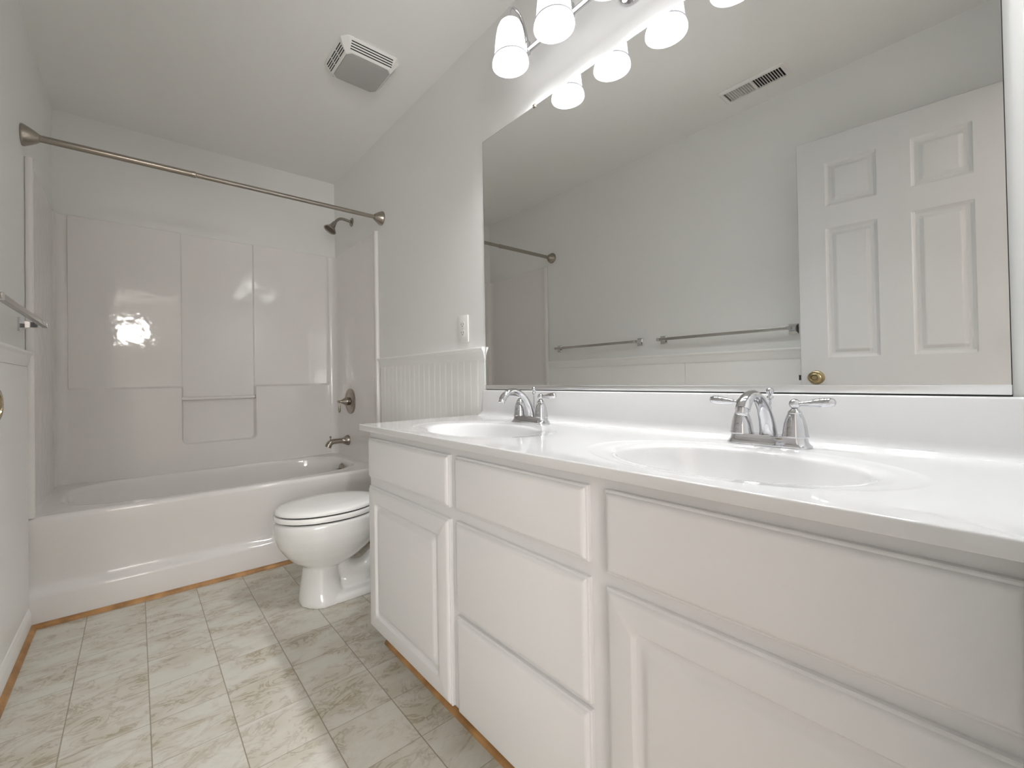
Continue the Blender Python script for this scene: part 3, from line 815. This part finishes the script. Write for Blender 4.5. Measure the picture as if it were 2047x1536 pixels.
def octo(hx_, hy_, ch, z):
    return [(fx + a, fy + b, z) for a, b in ((hx_, hy_ - ch), (hx_ - ch, hy_), (-hx_ + ch, hy_), (-hx_, hy_ - ch), (-hx_, -hy_ + ch), (-hx_ + ch, -hy_), (hx_ - ch, -hy_), (hx_, -hy_ + ch))]


DZF = 0.047
g = G(); g.loops([octo(0.139, 0.130, 0.026, H - 0.0003), octo(0.139, 0.130, 0.026, H - 0.006), octo(0.109, 0.100, 0.020, H - DZF), octo(0.106, 0.097, 0.020, H - DZF - 0.0015), octo(0.1045, 0.0955, 0.020, H - DZF)])
g.build('housing', PLASTIC, fan, ang=15)
g = G(); g.loops([octo(0.1035, 0.0945, 0.020, H - DZF), octo(0.1035, 0.0945, 0.020, H - DZF - 0.003), octo(0.098, 0.089, 0.019, H - DZF - 0.0048)])
g.build('lens', LENS, fan, ang=15)


def slot_strip(side, k, a, b):
    """thin dark slot lying on a sloping side; k row 0..3; a..b along the side"""
    f0 = 0.17 + 0.19 * k; f1 = f0 + 0.085
    out = []
    for f in (f0, f1):
        hz = H - 0.006 - (DZF - 0.006) * f
        if side in 'LR':
            off = 0.139 - 0.030 * f + 0.0007; sg = -1 if side == 'L' else 1
            out.append([(fx + sg * off, fy + a, hz), (fx + sg * off, fy + b, hz)])
        else:
            off = 0.130 - 0.030 * f + 0.0007; sg = -1 if side == 'N' else 1
            out.append([(fx + a, fy + sg * off, hz), (fx + b, fy + sg * off, hz)])
    return [out[0][0], out[0][1], out[1][1], out[1][0]]


for side in 'LRNF':
    g = G(); hl = 0.083 if side in 'LR' else 0.098
    for k in range(4):
        segs = ((-hl, -hl / 3 - 0.003), (-hl / 3 + 0.003, hl / 3 - 0.003), (hl / 3 + 0.003, hl)) if side in 'LR' else ((-hl, hl),)
        for a, b in segs: g.add(slot_strip(side, k, a, b), [(0, 1, 2, 3)])
    g.build('air_slots', BLACK, fan)

# ------------------------------------------------------------------ ceiling register near the left wall
rg = thing('ceiling_register', 'white rectangular ceiling air register seen in the mirror, near the left wall', 'air register', (0.205, 0.914, H))
x0, x1, y0, y1 = 0.137, 0.277, 0.763, 1.065
g = G()
def rc(i, z): return [(x0 + i, y0 + i, z), (x1 - i, y0 + i, z), (x1 - i, y1 - i, z), (x0 + i, y1 - i, z)]
g.loops([rc(0, H - 0.0003), rc(0, H - 0.002), rc(0.007, H - 0.008), rc(0.022, H - 0.0085), rc(0.0225, H - 0.0005)], False, False)
g.build('frame', PLASTIC, rg, ang=15)
G().box(x0 + 0.02, x1 - 0.02, y0 + 0.02, y1 - 0.02, H - 0.0012, H - 0.0003).build('duct_opening', BLACK, rg)
g = G()
n = 22
for k in range(n):
    yy = y0 + 0.034 + (y1 - y0 - 0.068) * k / (n - 1)
    tl = 0.0022 if k >= n / 2 else -0.0040
    xa, xb = x0 + 0.021, x1 - 0.021
    g.add([(xa, yy - tl, H - 0.0014), (xb, yy - tl, H - 0.0014), (xb, yy + tl, H - 0.0085), (xa, yy + tl, H - 0.0085),
           (xa, yy - tl + 0.0008, H - 0.0014), (xb, yy - tl + 0.0008, H - 0.0014), (xb, yy + tl + 0.0008, H - 0.0085), (xa, yy + tl + 0.0008, H - 0.0085)],
          [(0, 1, 2, 3), (4, 7, 6, 5), (0, 4, 5, 1), (2, 6, 7, 3)])
g.box(x0 + 0.021, x1 - 0.021, (y0 + y1) / 2 - 0.003, (y0 + y1) / 2 + 0.003, H - 0.0086, H - 0.0014)
g.build('louvers', PLASTIC, rg)
